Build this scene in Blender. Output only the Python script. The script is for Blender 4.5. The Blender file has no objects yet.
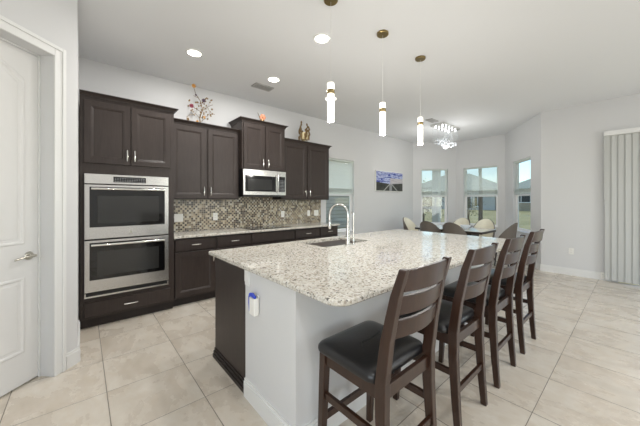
import bpy, bmesh, math, random
from mathutils import Vector, Matrix
random.seed(7)
C = bpy.context.scene.collection
S = bpy.context.scene
PI = math.pi
# ------------------------------------------------------------ camera
cam = bpy.data.objects.new('camera', bpy.data.cameras.new('camera'))
C.objects.link(cam)
cam.data.sensor_width = 36.0
cam.data.lens = 275.0 * 36.0 / 640.0
cam.data.shift_y = -12.0 / 640.0
cam.data.clip_start = 0.05
cam.data.clip_end = 500
cam.location = (0, 0, 1.36)
YAW = math.atan2(638 - 320, 275)            # angle of the view direction above +X
cam.rotation_euler = (PI / 2, 0, YAW - PI / 2)
S.camera = cam
# ------------------------------------------------------------ world, sun, light
W = bpy.data.worlds.new('world'); S.world = W; W.use_nodes = True
wn = W.node_tree.nodes; wl = W.node_tree.links
bg = wn['Background']
sky = wn.new('ShaderNodeTexSky'); sky.sky_type = 'NISHITA'
sky.sun_elevation = math.radians(38); sky.sun_rotation = math.radians(25); sky.sun_disc = False
sky.air_density = 1.0; sky.dust_density = 0.0; sky.ozone_density = 2.5
wl.new(sky.outputs[0], bg.inputs[0]); bg.inputs[1].default_value = 0.24
def lamp(name, kind, loc, rot, energy, color=(1, 1, 1), parent=None, **kw):
    d = bpy.data.lights.new(name, kind); d.energy = energy; d.color = color
    for k, v in kw.items(): setattr(d, k, v)
    o = bpy.data.objects.new(name, d); C.objects.link(o)
    o.location = loc; o.rotation_euler = rot
    if parent: o.parent = parent
    return o
lamp('sun', 'SUN', (10, 20, 20), (math.radians(40), 0, math.radians(155)), 2.4, (1, .95, .87), angle=math.radians(1.0))
# fill lamps added at unseen, made-up back and left windows; slider daylight last
lamp('added_fill_back', 'AREA', (3.9, -3.42, 1.45), (math.radians(108), 0, 0), 44, (1.0, .99, .975), shape='RECTANGLE', size=2.5, size_y=2.2)
lamp('added_fill_left', 'AREA', (-2.24, -1.3, 1.45), (math.radians(114), 0, -PI / 2), 68, (1.0, .985, .965), shape='RECTANGLE', size=3.4, size_y=2.2)
lamp('daylight_slider', 'AREA', (6.60, -1.6, 1.25), (math.radians(106), 0, PI / 2), 7, (1.0, .99, .975), shape='RECTANGLE', size=2.4, size_y=2.3)
S.view_settings.view_transform = 'Standard'
S.view_settings.look = 'None'
S.view_settings.exposure = 0.12
S.view_settings.gamma = 1.0
S.view_settings.use_curve_mapping = False

# ------------------------------------------------------------ materials
def lin(c):
    return tuple(((v / 255) / 12.92 if v / 255 <= .04045 else ((v / 255 + .055) / 1.055) ** 2.4) for v in c) + (1,)
def mat(name, rgb, rough=.5, metal=0, spec=.5, **kw):
    m = bpy.data.materials.new(name); m.use_nodes = True
    b = m.node_tree.nodes['Principled BSDF']
    b.inputs['Base Color'].default_value = lin(rgb)
    b.inputs['Roughness'].default_value = rough
    b.inputs['Metallic'].default_value = metal
    b.inputs['Specular IOR Level'].default_value = spec
    if 'coat' in kw: b.inputs['Coat Weight'].default_value = kw['coat']; b.inputs['Coat Roughness'].default_value = .1
    if 'trans' in kw: b.inputs['Transmission Weight'].default_value = kw['trans']
    if 'alpha' in kw: b.inputs['Alpha'].default_value = kw['alpha']
    if 'emit' in kw:
        b.inputs['Emission Color'].default_value = lin(kw.get('ecol', rgb)); b.inputs['Emission Strength'].default_value = kw['emit']
    return m
class NT:
    def __init__(s, m): s.m = m; s.t = m.node_tree; s.b = s.t.nodes['Principled BSDF']
    def n(s, typ, **props):
        o = s.t.nodes.new(typ)
        for k, v in props.items(): setattr(o, k, v)
        return o
    def l(s, a, b): s.t.links.new(a, b)
    def setin(s, node, **vals):
        for k, v in vals.items(): node.inputs[k.replace('_', ' ')].default_value = v
    def math(s, op, a, b=None):
        o = s.n('ShaderNodeMath', operation=op)
        for i, v in enumerate((a, b)):
            if v is None: continue
            if isinstance(v, (int, float)): o.inputs[i].default_value = v
            else: s.l(v, o.inputs[i])
        return o.outputs[0]
    def ramp(s, fac, stops, interp='LINEAR'):
        r = s.n('ShaderNodeValToRGB'); r.color_ramp.interpolation = interp
        e = r.color_ramp.elements
        while len(e) > 1: e.remove(e[-1])
        e[0].position = stops[0][0]; e[0].color = lin(stops[0][1])
        for p, c in stops[1:]:
            x = e.new(p); x.color = lin(c)
        s.l(fac, r.inputs[0]); return r.outputs[0]
    def noise(s, vec, scale, detail=3, rough=.5, dist=0):
        o = s.n('ShaderNodeTexNoise'); s.l(vec, o.inputs['Vector'])
        o.inputs['Scale'].default_value = scale; o.inputs['Detail'].default_value = detail
        o.inputs['Roughness'].default_value = rough; o.inputs['Distortion'].default_value = dist
        return o.outputs['Fac']
    def mix(s, fac, a, b, blend='MIX'):
        o = s.n('ShaderNodeMix', data_type='RGBA', blend_type=blend)
        for sock, v in ((o.inputs[0], fac), (o.inputs[6], a), (o.inputs[7], b)):
            if isinstance(v, (int, float)): sock.default_value = v
            elif isinstance(v, tuple): sock.default_value = lin(v)
            else: s.l(v, sock)
        return o.outputs[2]
    def scaled(s, vec, sc, loc=(0, 0, 0)):
        o = s.n('ShaderNodeMapping'); s.l(vec, o.inputs[0]); o.inputs['Scale'].default_value = sc; o.inputs['Location'].default_value = loc
        return o.outputs[0]
    def pos(s): return s.n('ShaderNodeNewGeometry').outputs['Position']
    def obj(s): return s.n('ShaderNodeTexCoord').outputs['Object']
    def bump(s, h, strength=.1, dist=.01):
        o = s.n('ShaderNodeBump'); s.l(h, o.inputs['Height']); o.inputs['Strength'].default_value = strength; o.inputs['Distance'].default_value = dist
        s.l(o.outputs[0], s.b.inputs['Normal'])

def m_paint(name, rgb, rough=.6):
    m = mat(name, rgb, rough, spec=.25); t = NT(m)
    t.bump(t.noise(t.pos(), 60, 2), .04, .004); return m
M = {}
M['wall'] = m_paint('wall_paint', (213, 213, 213))
M['ceiling'] = m_paint('ceiling_paint', (230, 231, 232), .8)
M['trim'] = mat('white_trim', (226, 226, 224), .4)
M['door'] = mat('white_door', (222, 221, 219), .45)
def m_floor():
    m = mat('porcelain_tile', (200, 190, 175), .3, spec=.5); t = NT(m); p = t.pos()
    sx = t.n('ShaderNodeSeparateXYZ'); t.l(p, sx.inputs[0])
    u = t.math('DIVIDE', t.math('SUBTRACT', sx.outputs[0], .133 - 5.14), .514)
    v = t.math('DIVIDE', t.math('SUBTRACT', sx.outputs[1], .445 - 5.07), .507)
    fu = t.math('FRACT', u); fv = t.math('FRACT', v)
    cu = t.math('FLOOR', u); cv = t.math('FLOOR', v)
    cb = t.n('ShaderNodeCombineXYZ'); t.l(cu, cb.inputs[0]); t.l(cv, cb.inputs[1])
    wnz = t.n('ShaderNodeTexWhiteNoise'); t.l(cb.outputs[0], wnz.inputs['Vector'])
    off = t.n('ShaderNodeVectorMath', operation='MULTIPLY_ADD')
    t.l(wnz.outputs['Color'], off.inputs[0]); off.inputs[1].default_value = (2, 2, 2); t.l(p, off.inputs[2])
    n1 = t.noise(t.scaled(off.outputs[0], (2.3, 1.2, 1)), 1.9, 6, .62, .25)
    n2 = t.noise(t.scaled(off.outputs[0], (3, 2, 1)), 3.0, 4, .6, .4)
    n3 = t.noise(p, 160, 2, .6)
    c = t.ramp(n1, [(.26, (194, 183, 167)), (.42, (207, 197, 183)), (.55, (215, 207, 194)), (.72, (228, 222, 211))])
    c = t.mix(t.math('MULTIPLY', t.math('ABSOLUTE', t.math('SUBTRACT', n2, .5)), 2.2), c, (198, 184, 164))
    c = t.mix(t.math('MULTIPLY', n3, .12), c, (146, 140, 132))
    c = t.mix(t.math('MULTIPLY', wnz.outputs['Value'], .16), c, (180, 170, 156))
    gx = t.math('LESS_THAN', t.math('ABSOLUTE', t.math('SUBTRACT', fu, .5)), .4945)
    gy = t.math('LESS_THAN', t.math('ABSOLUTE', t.math('SUBTRACT', fv, .5)), .4958)
    tile = t.math('MULTIPLY', gx, gy)
    c = t.mix(tile, (118, 110, 100), c)
    t.l(c, t.b.inputs['Base Color'])
    r = t.math('ADD', t.math('MULTIPLY', n1, .22), .17)
    r2 = t.n('ShaderNodeMix'); t.l(tile, r2.inputs[0]); r2.inputs[2].default_value = .8; t.l(r, r2.inputs[3])
    t.l(r2.outputs[0], t.b.inputs['Roughness'])
    t.bump(tile, .25, .002); return m
M['floor'] = m_floor()
def m_wood(name, dark, light, rough=.38, sc=(14, 14, 1.6), coat=0):
    m = mat(name, dark, rough, spec=.35, coat=coat); t = NT(m); o = t.obj()
    n = t.noise(t.scaled(o, sc), 3, 5, .6, .8); n2 = t.noise(o, 2.2, 2)
    c = t.ramp(t.math('ADD', t.math('MULTIPLY', n, .65), t.math('MULTIPLY', n2, .35)), [(.3, dark), (.7, light)])
    t.l(c, t.b.inputs['Base Color']); t.bump(n, .05, .002); return m
M['cab'] = m_wood('espresso_cabinet_wood', (46, 38, 35), (63, 54, 50), .42)
M['cab_dark'] = m_wood('espresso_toe_board', (36, 30, 28), (48, 41, 38), .5)
M['stool'] = m_wood('walnut_stool_wood', (38, 22, 15), (60, 38, 27), .32, coat=.35)
M['leather'] = mat('black_leather', (22, 22, 25), .3, spec=.6)
_t = NT(M['leather']); _t.bump(_t.noise(_t.obj(), 90, 3), .12, .003)
def m_granite():
    m = mat('speckled_granite', (205, 196, 180), .09, spec=.5); t = NT(m); p = t.pos()
    v = t.n('ShaderNodeTexVoronoi'); t.l(p, v.inputs['Vector']); v.inputs['Scale'].default_value = 95
    s = t.n('ShaderNodeSeparateColor'); t.l(v.outputs['Color'], s.inputs[0])
    c = t.ramp(s.outputs[0], [(0, (204, 200, 190)), (.33, (218, 215, 208)), (.58, (186, 178, 166)), (.74, (150, 142, 130)), (.85, (200, 193, 180)), (.94, (84, 80, 76))], 'CONSTANT')
    n = t.noise(p, 40, 5, .7, .6)
    c = t.mix(t.math('MULTIPLY', t.ramp(n, [(.52, (0, 0, 0)), (.66, (255, 255, 255))]), .45), c, (176, 162, 142))
    n2 = t.noise(p, 150, 2, .6)
    c = t.mix(t.math('MULTIPLY', t.ramp(n2, [(.62, (0, 0, 0)), (.68, (255, 255, 255))]), .75), c, (62, 57, 54))
    n3 = t.noise(p, 9, 3, .6)
    c = t.mix(t.math('MULTIPLY', n3, .22), c, (222, 218, 208))
    t.l(c, t.b.inputs['Base Color']); return m
M['granite'] = m_granite()
def m_mosaic():
    m = mat('glass_mosaic_tile', (150, 140, 120), .22); t = NT(m); p = t.pos()
    sc = t.n('ShaderNodeVectorMath', operation='SCALE'); t.l(p, sc.inputs[0]); sc.inputs[3].default_value = 1 / .030
    sx = t.n('ShaderNodeSeparateXYZ'); t.l(sc.outputs[0], sx.inputs[0])
    cb = t.n('ShaderNodeCombineXYZ'); t.l(t.math('FLOOR', sx.outputs[0]), cb.inputs[0]); t.l(t.math('FLOOR', sx.outputs[2]), cb.inputs[2])
    wz = t.n('ShaderNodeTexWhiteNoise'); t.l(cb.outputs[0], wz.inputs['Vector'])
    par = t.math('MODULO', t.math('ADD', t.math('FLOOR', sx.outputs[0]), t.math('FLOOR', sx.outputs[2])), 2)
    ca = t.ramp(wz.outputs['Value'], [(0, (196, 184, 158)), (.30, (170, 154, 128)), (.55, (204, 198, 184)), (.75, (112, 98, 82)), (.9, (60, 50, 45))], 'CONSTANT')
    cc = t.ramp(wz.outputs['Value'], [(0, (80, 64, 52)), (.30, (140, 126, 104)), (.42, (52, 44, 40)), (.68, (110, 102, 90)), (.80, (190, 178, 154)), (.9, (84, 70, 58))], 'CONSTANT')
    c = t.mix(t.math('GREATER_THAN', par, .5), ca, cc)
    g = t.math('MULTIPLY', t.math('LESS_THAN', t.math('ABSOLUTE', t.math('SUBTRACT', t.math('FRACT', sx.outputs[0]), .5)), .45),
               t.math('LESS_THAN', t.math('ABSOLUTE', t.math('SUBTRACT', t.math('FRACT', sx.outputs[2]), .5)), .45))
    t.l(t.mix(g, (196, 188, 172), c), t.b.inputs['Base Color']); t.bump(g, .3, .002); return m
M['mosaic'] = m_mosaic()
def m_steel():
    m = mat('brushed_stainless', (196, 194, 190), .28, .95); t = NT(m)
    n = t.noise(t.scaled(t.obj(), (1, 1, 120)), 4, 3)
    r = t.math('ADD', t.math('MULTIPLY', n, .05), .24); t.l(r, t.b.inputs['Roughness']); return m
M['steel'] = mat('brushed_stainless', (200, 198, 195), .27, .95)
M['chrome'] = mat('polished_nickel', (225, 224, 220), .14, 1)
M['bnickel'] = mat('satin_nickel', (190, 186, 176), .28, 1)
M['brass'] = mat('antique_brass', (150, 132, 92), .32, 1)
M['blackglass'] = mat('black_glass', (14, 14, 15), .06, spec=.6)
M['ovenwin'] = mat('oven_window_glass', (44, 44, 43), .1, spec=.6)
M['black'] = mat('black_plastic', (18, 18, 19), .35)
M['print'] = mat('panel_markings', (150, 152, 155), .5)
M['plate'] = mat('white_plastic', (238, 237, 232), .35)
M['slot'] = mat('outlet_slots', (90, 88, 84), .5)
M['blue'] = mat('blue_plastic', (40, 70, 200), .4)
M['vinyl'] = mat('white_vinyl_frame', (236, 236, 235), .35)
M['glass'] = None
def m_glass():
    m = bpy.data.materials.new('window_glass'); m.use_nodes = True; nt = m.node_tree; nt.nodes.clear()
    o = nt.nodes.new('ShaderNodeOutputMaterial'); mx = nt.nodes.new('ShaderNodeMixShader')
    tr = nt.nodes.new('ShaderNodeBsdfTransparent'); gl = nt.nodes.new('ShaderNodeBsdfGlossy'); gl.inputs['Roughness'].default_value = .02
    tr.inputs[0].default_value = (.93, .96, .95, 1); mx.inputs[0].default_value = .06
    nt.links.new(tr.outputs[0], mx.inputs[1]); nt.links.new(gl.outputs[0], mx.inputs[2]); nt.links.new(mx.outputs[0], o.inputs[0])
    return m
M['glass'] = m_glass()
def m_blind():
    m = mat('white_blind_slats', (238, 242, 238), .5); t = NT(m)
    tr = t.n('ShaderNodeBsdfTranslucent'); tr.inputs[0].default_value = lin((232, 242, 236)); mx = t.n('ShaderNodeMixShader'); mx.inputs[0].default_value = .4
    out = [n for n in t.t.nodes if n.type == 'OUTPUT_MATERIAL'][0]
    t.l(t.b.outputs[0], mx.inputs[1]); t.l(tr.outputs[0], mx.inputs[2]); t.l(mx.outputs[0], out.inputs[0]); return m
M['blind'] = m_blind()
def m_vane():
    m = mat('grey_vane_fabric', (186, 187, 184), .6); return m
M['vane'] = m_vane()
M['can'] = mat('lit_can_lens', (255, 250, 240), .5, emit=9, ecol=(255, 248, 236))
M['cantrim'] = mat('white_can_trim', (240, 240, 238), .4)
def m_crystal():
    m = mat('lit_bubble_crystal', (255, 252, 244), .25, emit=1); t = NT(m)
    n = t.noise(t.obj(), 120, 2, .6)
    st = t.math('MULTIPLY', t.ramp(n, [(.38, (120, 120, 120)), (.6, (255, 255, 255))]), 2.6)
    t.b.inputs['Emission Color'].default_value = lin((255, 247, 230)); t.l(st, t.b.inputs['Emission Strength']); return m
M['crystal'] = m_crystal()
M['clear'] = mat('clear_crystal', (235, 240, 245), .08, spec=.8, alpha=.6)
M['led'] = mat('lit_led_bulb', (255, 255, 255), .3, emit=4)
M['grey_shell'] = mat('taupe_leatherette', (98, 90, 82), .5)
M['cream'] = mat('cream_leatherette', (232, 227, 208), .5)
M['espresso'] = mat('dark_table_wood', (44, 38, 36), .35)
M['tabletop'] = mat('white_table_glass', (205, 208, 204), .08, spec=.6)
M['vent'] = mat('grey_vent_metal', (186, 185, 182), .5)
M['ventdark'] = mat('vent_shadow_gap', (120, 119, 116), .7)
M['bronze'] = mat('bronze_wire', (120, 98, 66), .4, .7)
M['red'] = mat('burgundy_enamel', (128, 40, 62), .4)
M['amber'] = mat('amber_enamel', (196, 140, 60), .4)
M['plum'] = mat('plum_enamel', (66, 44, 62), .4)
M['orange'] = mat('orange_glaze', (192, 128, 96), .5)
M['champagne'] = mat('champagne_glass', (206, 190, 150), .25, .3)
M['sinksteel'] = mat('sink_steel', (150, 142, 132), .3, .9)
M['grass'] = mat('lawn_grass', (160, 150, 100), .9)
_t = NT(M['grass']); _t.l(_t.ramp(_t.noise(_t.pos(), .5, 6, .7), [(.3, (140, 136, 84)), (.7, (190, 172, 122))]), _t.b.inputs['Base Color'])
M['stucco'] = mat('house_stucco', (196, 192, 184), .8)
M['stucco_grey'] = mat('grey_stucco', (170, 170, 168), .8)
M['tan'] = mat('tan_stucco', (176, 160, 136), .8)
M['shingle'] = mat('green_grey_shingle', (112, 122, 112), .9)
_t = NT(M['shingle']); _t.l(_t.ramp(_t.noise(_t.pos(), 6, 4), [(.3, (134, 142, 132)), (.7, (164, 170, 158))]), _t.b.inputs['Base Color'])
M['darkwin'] = mat('dark_window_glass', (60, 64, 68), .1)
M['bark'] = mat('tree_bark', (120, 104, 88), .9)
M['leaf'] = mat('tree_leaves', (86, 90, 50), .8)
M['leaf2'] = mat('shrub_leaves', (92, 84, 54), .8)
M['siding'] = mat('lap_siding', (176, 176, 174), .8)
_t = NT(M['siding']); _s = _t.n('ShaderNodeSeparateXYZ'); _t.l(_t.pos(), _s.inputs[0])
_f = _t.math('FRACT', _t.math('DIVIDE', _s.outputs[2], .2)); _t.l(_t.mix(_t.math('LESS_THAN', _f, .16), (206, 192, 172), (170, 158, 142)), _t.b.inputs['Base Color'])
M['tool'] = mat('fence_vinyl', (214, 212, 206), .6)
def m_picture():
    m = mat('landscape_print', (100, 100, 150), .4); t = NT(m)
    tc = t.n('ShaderNodeTexCoord').outputs['Generated']
    sx = t.n('ShaderNodeSeparateXYZ'); t.l(tc, sx.inputs[0]); X = sx.outputs[0]; Z = sx.outputs[2]
    n = t.noise(t.scaled(tc, (1.5, 1, 5)), 2.2, 5, .6, 1.2)
    skyc = t.ramp(n, [(.3, (20, 30, 90)), (.42, (50, 70, 170)), (.50, (205, 214, 232)), (.56, (120, 130, 190)), (.63, (90, 74, 130)), (.75, (34, 42, 100))])
    glow = t.math('MULTIPLY', t.math('GREATER_THAN', X, .5), t.math('MULTIPLY', t.math('LESS_THAN', Z, .68), .75))
    skyc = t.mix(glow, skyc, (196, 188, 180))
    n2 = t.noise(t.scaled(tc, (3, 1, 2)), 3, 4, .6)
    land = t.ramp(n2, [(.35, (34, 34, 30)), (.6, (62, 62, 56))])
    # pale track running from the middle of the horizon to both bottom corners, and a bright middle
    dx = t.math('ABSOLUTE', t.math('SUBTRACT', X, .52))
    line = t.math('LESS_THAN', t.math('ABSOLUTE', t.math('SUBTRACT', dx, t.math('MULTIPLY', t.math('SUBTRACT', .42, Z), .62))), .022)
    mid = t.math('LESS_THAN', dx, .05)
    land = t.mix(t.math('MULTIPLY', line, .8), land, (176, 176, 172))
    land = t.mix(t.math('MULTIPLY', mid, .75), land, (158, 158, 160))
    hz = t.math('ADD', .36, t.math('MULTIPLY', dx, .16))
    c = t.mix(t.math('GREATER_THAN', Z, hz), land, skyc)
    t.l(c, t.b.inputs['Base Color']); return m
M['picture'] = m_picture()

# ------------------------------------------------------------ mesh helpers
class MB:
    def __init__(s): s.bm = bmesh.new()
    def quad(s, pts):
        return s.bm.faces.new([s.bm.verts.new(p) for p in pts])
    def box(s, x0, x1, y0, y1, z0, z1, M4=None):
        ps = [(x, y, z) for z in (z0, z1) for y in (y0, y1) for x in (x0, x1)]
        if M4: ps = [M4 @ Vector(p) for p in ps]
        v = [s.bm.verts.new(p) for p in ps]
        for f in ((0, 2, 3, 1), (4, 5, 7, 6), (0, 1, 5, 4), (1, 3, 7, 5), (3, 2, 6, 7), (2, 0, 4, 6)):
            s.bm.faces.new([v[i] for i in f])
        return s
    def prism(s, pts, z0, z1):
        a = [s.bm.verts.new((x, y, z0)) for x, y in pts]; b = [s.bm.verts.new((x, y, z1)) for x, y in pts]
        s.bm.faces.new(a[::-1]); s.bm.faces.new(b); n = len(pts)
        for i in range(n): s.bm.faces.new((a[i], a[(i + 1) % n], b[(i + 1) % n], b[i]))
        return s
    def loft(s, rings, cap=True, closed=True):
        R = [[s.bm.verts.new(p) for p in r] for r in rings]; n = len(R[0])
        for a, b in zip(R, R[1:]):
            for i in range(n if closed else n - 1):
                s.bm.faces.new((a[i], a[(i + 1) % n], b[(i + 1) % n], b[i]))
        if cap and closed:
            s.bm.faces.new(R[0][::-1]); s.bm.faces.new(R[-1])
        return s
    def tube(s, pts, r, n=8):
        pts = [Vector(p) for p in pts]; rs = r if isinstance(r, (list, tuple)) else [r] * len(pts)
        rings = []; ref = None
        for i, p in enumerate(pts):
            d = (pts[min(i + 1, len(pts) - 1)] - pts[max(i - 1, 0)]).normalized()
            if ref is None: ref = Vector((0, 0, 1)) if abs(d.z) < .9 else Vector((1, 0, 0))
            u = (ref - d * ref.dot(d)).normalized(); w = d.cross(u); ref = u
            rings.append([p + (u * math.cos(2 * PI * k / n) + w * math.sin(2 * PI * k / n)) * rs[i] for k in range(n)])
        return s.loft(rings)
    def bar(s, pts, wx, wy, axis='z'):
        """rectangular section swept through pts; section stays axis aligned"""
        rings = []
        for i, p in enumerate(pts):
            a = wx[i] if isinstance(wx, (list, tuple)) else wx; b = wy[i] if isinstance(wy, (list, tuple)) else wy
            x, y, z = p
            if axis == 'z': rings.append([(x - a, y - b, z), (x + a, y - b, z), (x + a, y + b, z), (x - a, y + b, z)])
            elif axis == 'x': rings.append([(x, y - a, z - b), (x, y + a, z - b), (x, y + a, z + b), (x, y - a, z + b)])
            else: rings.append([(x - a, y, z - b), (x + a, y, z - b), (x + a, y, z + b), (x - a, y, z + b)])
        return s.loft(rings)
    def lathe(s, prof, c=(0, 0, 0), n=24):
        rings = [[(c[0] + r * math.cos(2 * PI * k / n), c[1] + r * math.sin(2 * PI * k / n), c[2] + z) for k in range(n)] for r, z in prof]
        return s.loft(rings)
    def ball(s, c, r, sub=1, sc=(1, 1, 1)):
        bmesh.ops.create_icosphere(s.bm, subdivisions=sub, radius=r, matrix=Matrix.Translation(c) @ Matrix.Diagonal((*sc, 1)))
        return s
    def build(s, name, m, parent=None, local=False, smooth=False, bevel=0, subsurf=0):
        bmesh.ops.recalc_face_normals(s.bm, faces=s.bm.faces)
        off = Vector((0, 0, 0))
        if parent is not None and not local:
            q = parent
            while q: off += q.location; q = q.parent
        top = Vector((0, 0, 0))
        if parent is None and not local:
            xs = [v.co for v in s.bm.verts]
            lo = [min(c[i] for c in xs) for i in range(3)]; hi = [max(c[i] for c in xs) for i in range(3)]
            off = top = Vector(((lo[0] + hi[0]) / 2, (lo[1] + hi[1]) / 2, lo[2]))
        for v in s.bm.verts: v.co -= off
        me = bpy.data.meshes.new(name); s.bm.to_mesh(me); s.bm.free()
        me.materials.append(M[m] if isinstance(m, str) else m)
        if smooth:
            for p in me.polygons: p.use_smooth = True
            try: me.set_sharp_from_angle(angle=math.radians(40))
            except Exception: pass
        o = bpy.data.objects.new(name, me); C.objects.link(o); o.location = top
        if parent is not None: o.parent = parent
        if bevel:
            b = o.modifiers.new('bevel', 'BEVEL'); b.width = bevel; b.segments = 2; b.limit_method = 'ANGLE'; b.angle_limit = math.radians(40)
        if subsurf:
            b = o.modifiers.new('sub', 'SUBSURF'); b.levels = subsurf; b.render_levels = subsurf
        return o
def tag(o, label, cat, group=None, kind=None):
    if label: o['label'] = label
    if cat: o['category'] = cat
    if group: o['group'] = group
    if kind: o['kind'] = kind
    return o
def struct(o, label=None):
    o['kind'] = 'structure'
    if label: o['label'] = label
    return o
def thing(name, loc, label, cat, group=None, rotz=0):
    o = bpy.data.objects.new(name, None); C.objects.link(o); o.location = loc; o.rotation_euler = (0, 0, rotz)
    o.empty_display_size = .1
    return tag(o, label, cat, group)
def dup(root, loc, rotz=0, label=None):
    r = root.copy(); C.objects.link(r); r.location = loc; r.rotation_euler = (0, 0, rotz)
    if label: r['label'] = label
    for ch in list(root.children):
        c = ch.copy(); C.objects.link(c); c.parent = r
        for g in list(ch.children):
            d = g.copy(); C.objects.link(d); d.parent = c
    return r

# ------------------------------------------------------------ room shell
H = 3.09
A = (7.44, 4.38); B = (8.30, 3.49); CC = (8.30, 2.255); D = (6.78, 1.24)
outline = [(-.03, 3.095), (-.03, 4.38), A, B, CC, D, (6.78, -3.5), (-2.3, -3.5), (-2.3, .825)]
fl = MB().prism([(-.35, 3.3), (-.35, 4.38), (-.03, 4.38), A, B, CC, D, (6.78, -3.5), (-2.3, -3.5), (-2.3, 1.3)], -.12, 0).build('floor', 'floor'); struct(fl)
big = [(-.15, 3.05), (-.15, 4.5), (7.5, 4.5), (8.42, 3.55), (8.42, 2.2), (6.9, 1.1), (6.9, -3.62), (-2.42, -3.62), (-2.42, .85)]
ce = MB().prism(big, H, H + .1).build('ceiling', 'ceiling'); struct(ce)
def wall(name, p0, p1, th=.12, openings=(), m='wall', z1=H):
    p0 = Vector(p0); p1 = Vector(p1); d = p1 - p0; L = d.length; a = math.atan2(d.y, d.x)
    mx = Matrix.Translation((p0.x, p0.y, 0)) @ Matrix.Rotation(a, 4, 'Z'); mb = MB(); s = 0
    for (s0, s1, z0, zt) in sorted(openings):
        if s0 > s: mb.box(s, s0, 0, th, 0, z1, mx)
        if z0 > 0: mb.box(s0, s1, 0, th, 0, z0, mx)
        mb.box(s0, s1, 0, th, zt, z1, mx); s = s1
    if L > s: mb.box(s, L, 0, th, 0, z1, mx)
    o = mb.build(name, m); struct(o); return mx
SILL, HEAD = .66, 2.30
K0 = (-.03, 4.38)
mxK = wall('wall_kitchen', K0, A, openings=[(3.99, 4.88, SILL, HEAD)])
mx1 = wall('wall_bay_left', A, B, openings=[(.235, 1.007, SILL, HEAD)])
mx2 = wall('wall_bay_middle', B, CC, openings=[(.205, 1.073, SILL, HEAD)])
mx3 = wall('wall_bay_right', CC, D, openings=[(.49, 1.40, SILL, HEAD)])
mxR = wall('wall_right', D, (6.78, -3.5), openings=[(1.02, 3.80, 0, 2.44)])
mxB = wall('wall_back', (6.78, -3.5), (-2.3, -3.5), openings=[(1.58, 4.18, .3, 2.6)])
mxL = wall('wall_left', (-2.3, -3.5), (-2.3, .825), openings=[(.45, 3.95, .3, 2.6)])
DIAG0 = Vector((-2.3, .825)); DIAG1 = Vector((-.03, 3.095)); DL = (DIAG1 - DIAG0).length
OP1 = DL - .194; OP0 = OP1 - .80
mxP = wall('wall_pantry', DIAG0, DIAG1, openings=[(OP0, OP1, 0, 2.484)])
wall('wall_pantry_return', DIAG1, K0)

def baseboard(name, mx, s0, s1, flip=False, h=.125):
    mb = MB(); mb.box(s0, s1, -.014, .0, 0, h - .02, mx); mb.box(s0, s1, -.009, .0, h - .02, h, mx)
    o = mb.build(name, 'trim'); struct(o)
baseboard('baseboard_kitchen', mxK, 3.83, 7.46)
baseboard('baseboard_bay_left', mx1, 0, 1.238)
baseboard('baseboard_bay_middle', mx2, 0, 1.235)
baseboard('baseboard_bay_right', mx3, 0, 1.828)
baseboard('baseboard_right', mxR, 0, .94)
baseboard('baseboard_pantry', mxP, OP1 + .09, DL + .012)
baseboard('baseboard_pantry_left', mxP, 0, OP0 - .09)
mb = MB(); mb.box(-.0299, -.016, 3.095, 3.80, 0, .105); mb.box(-.0299, -.021, 3.095, 3.80, .105, .125); struct(mb.build('baseboard_return', 'trim'))

# casing round the pantry opening
mb = MB()
for (a, b, z0, z1) in ((OP1, OP1 + .082, 0, 2.566), (OP0 - .082, OP0, 0, 2.566), (OP0, OP1, 2.484, 2.566)):
    mb.box(a, b, -.012, 0, z0, z1, mxP)
for (a, b, z0, z1) in ((OP1 + .055, OP1 + .082, 0, 2.566), (OP0 - .082, OP0 - .055, 0, 2.566), (OP0 - .055, OP1 + .055, 2.539, 2.566)):
    mb.box(a, b, -.020, -.012, z0, z1, mxP)
struct(mb.build('trim_1', 'trim', bevel=.003))
# pantry closet behind the door
# ------------------------------------------------------------ pantry door
def pantry_door():
    root = bpy.data.objects.new('door_1', None); C.objects.link(root); struct(root)
    root.matrix_world = mxP @ Matrix.Translation((OP0, .118, 0))
    w = OP1 - OP0; h = 2.47; bm = MB()
    # local x across, y depth (negative faces the room), z up
    bm.box(.004, w - .004, 0, .035, .012, h)
    def panel(x0, x1, z0, z1, arch):
        def loop(i):
            a, b, c = x0 + i, x1 - i, z0 + i
            pts = [(a, c), (b, c)]
            n = 14
            for k in range(n + 1):
                t = k / n; x = b + (a - b) * t
                top = z1 - i + (arch * (1 - (2 * t - 1) ** 2) if arch else 0)
                pts.append((x, top))
            return pts
        prof = [(0, 0), (.008, -.006), (.018, -.006), (.032, .004), (.050, -.002)]
        rings = [[(p[0], y - .0005, p[1]) for p in loop(i)] for i, y in prof]
        bm.loft(rings, cap=False)
        bm.bm.faces.new([bm.bm.verts.new(p) for p in rings[-1]])
    panel(.10, w - .10, 1.04, 2.26, .11)
    panel(.10, w - .10, .24, .80, 0)
    bm.build('door_panel', 'door', root, local=True)
    j = MB()
    j.box(w, w + .0, 0, .0, 0, 1) if False else None
    j.box(w - .012, w - .001, -.010, -.001, 0, 2.483); j.box(.001, .012, -.010, -.001, 0, 2.483); j.box(.012, w - .012, -.010, -.001, 2.472, 2.483)
    j.build('door_stop', 'trim', root, local=True)
    hd = MB(); hx = w - .075
    hd.lathe([(.030, 0), (.032, .004), (.026, .012), (.012, .014), (.011, .045), (.0, .046)], n=20)
    for v in hd.bm.verts: v.co = Vector((hx + v.co.x, -v.co.z, .95 + v.co.y))
    hd.tube([(hx + .012, -.045, .95), (hx - .02, -.050, .953), (hx - .06, -.048, .950), (hx - .105, -.044, .942), (hx - .12, -.042, .938)], [.010, .010, .008, .007, .005], 8)
    hd.build('door_handle', 'bnickel', root, local=True, smooth=True)['label'] = 'satin nickel lever handle'
pantry_door()
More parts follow.
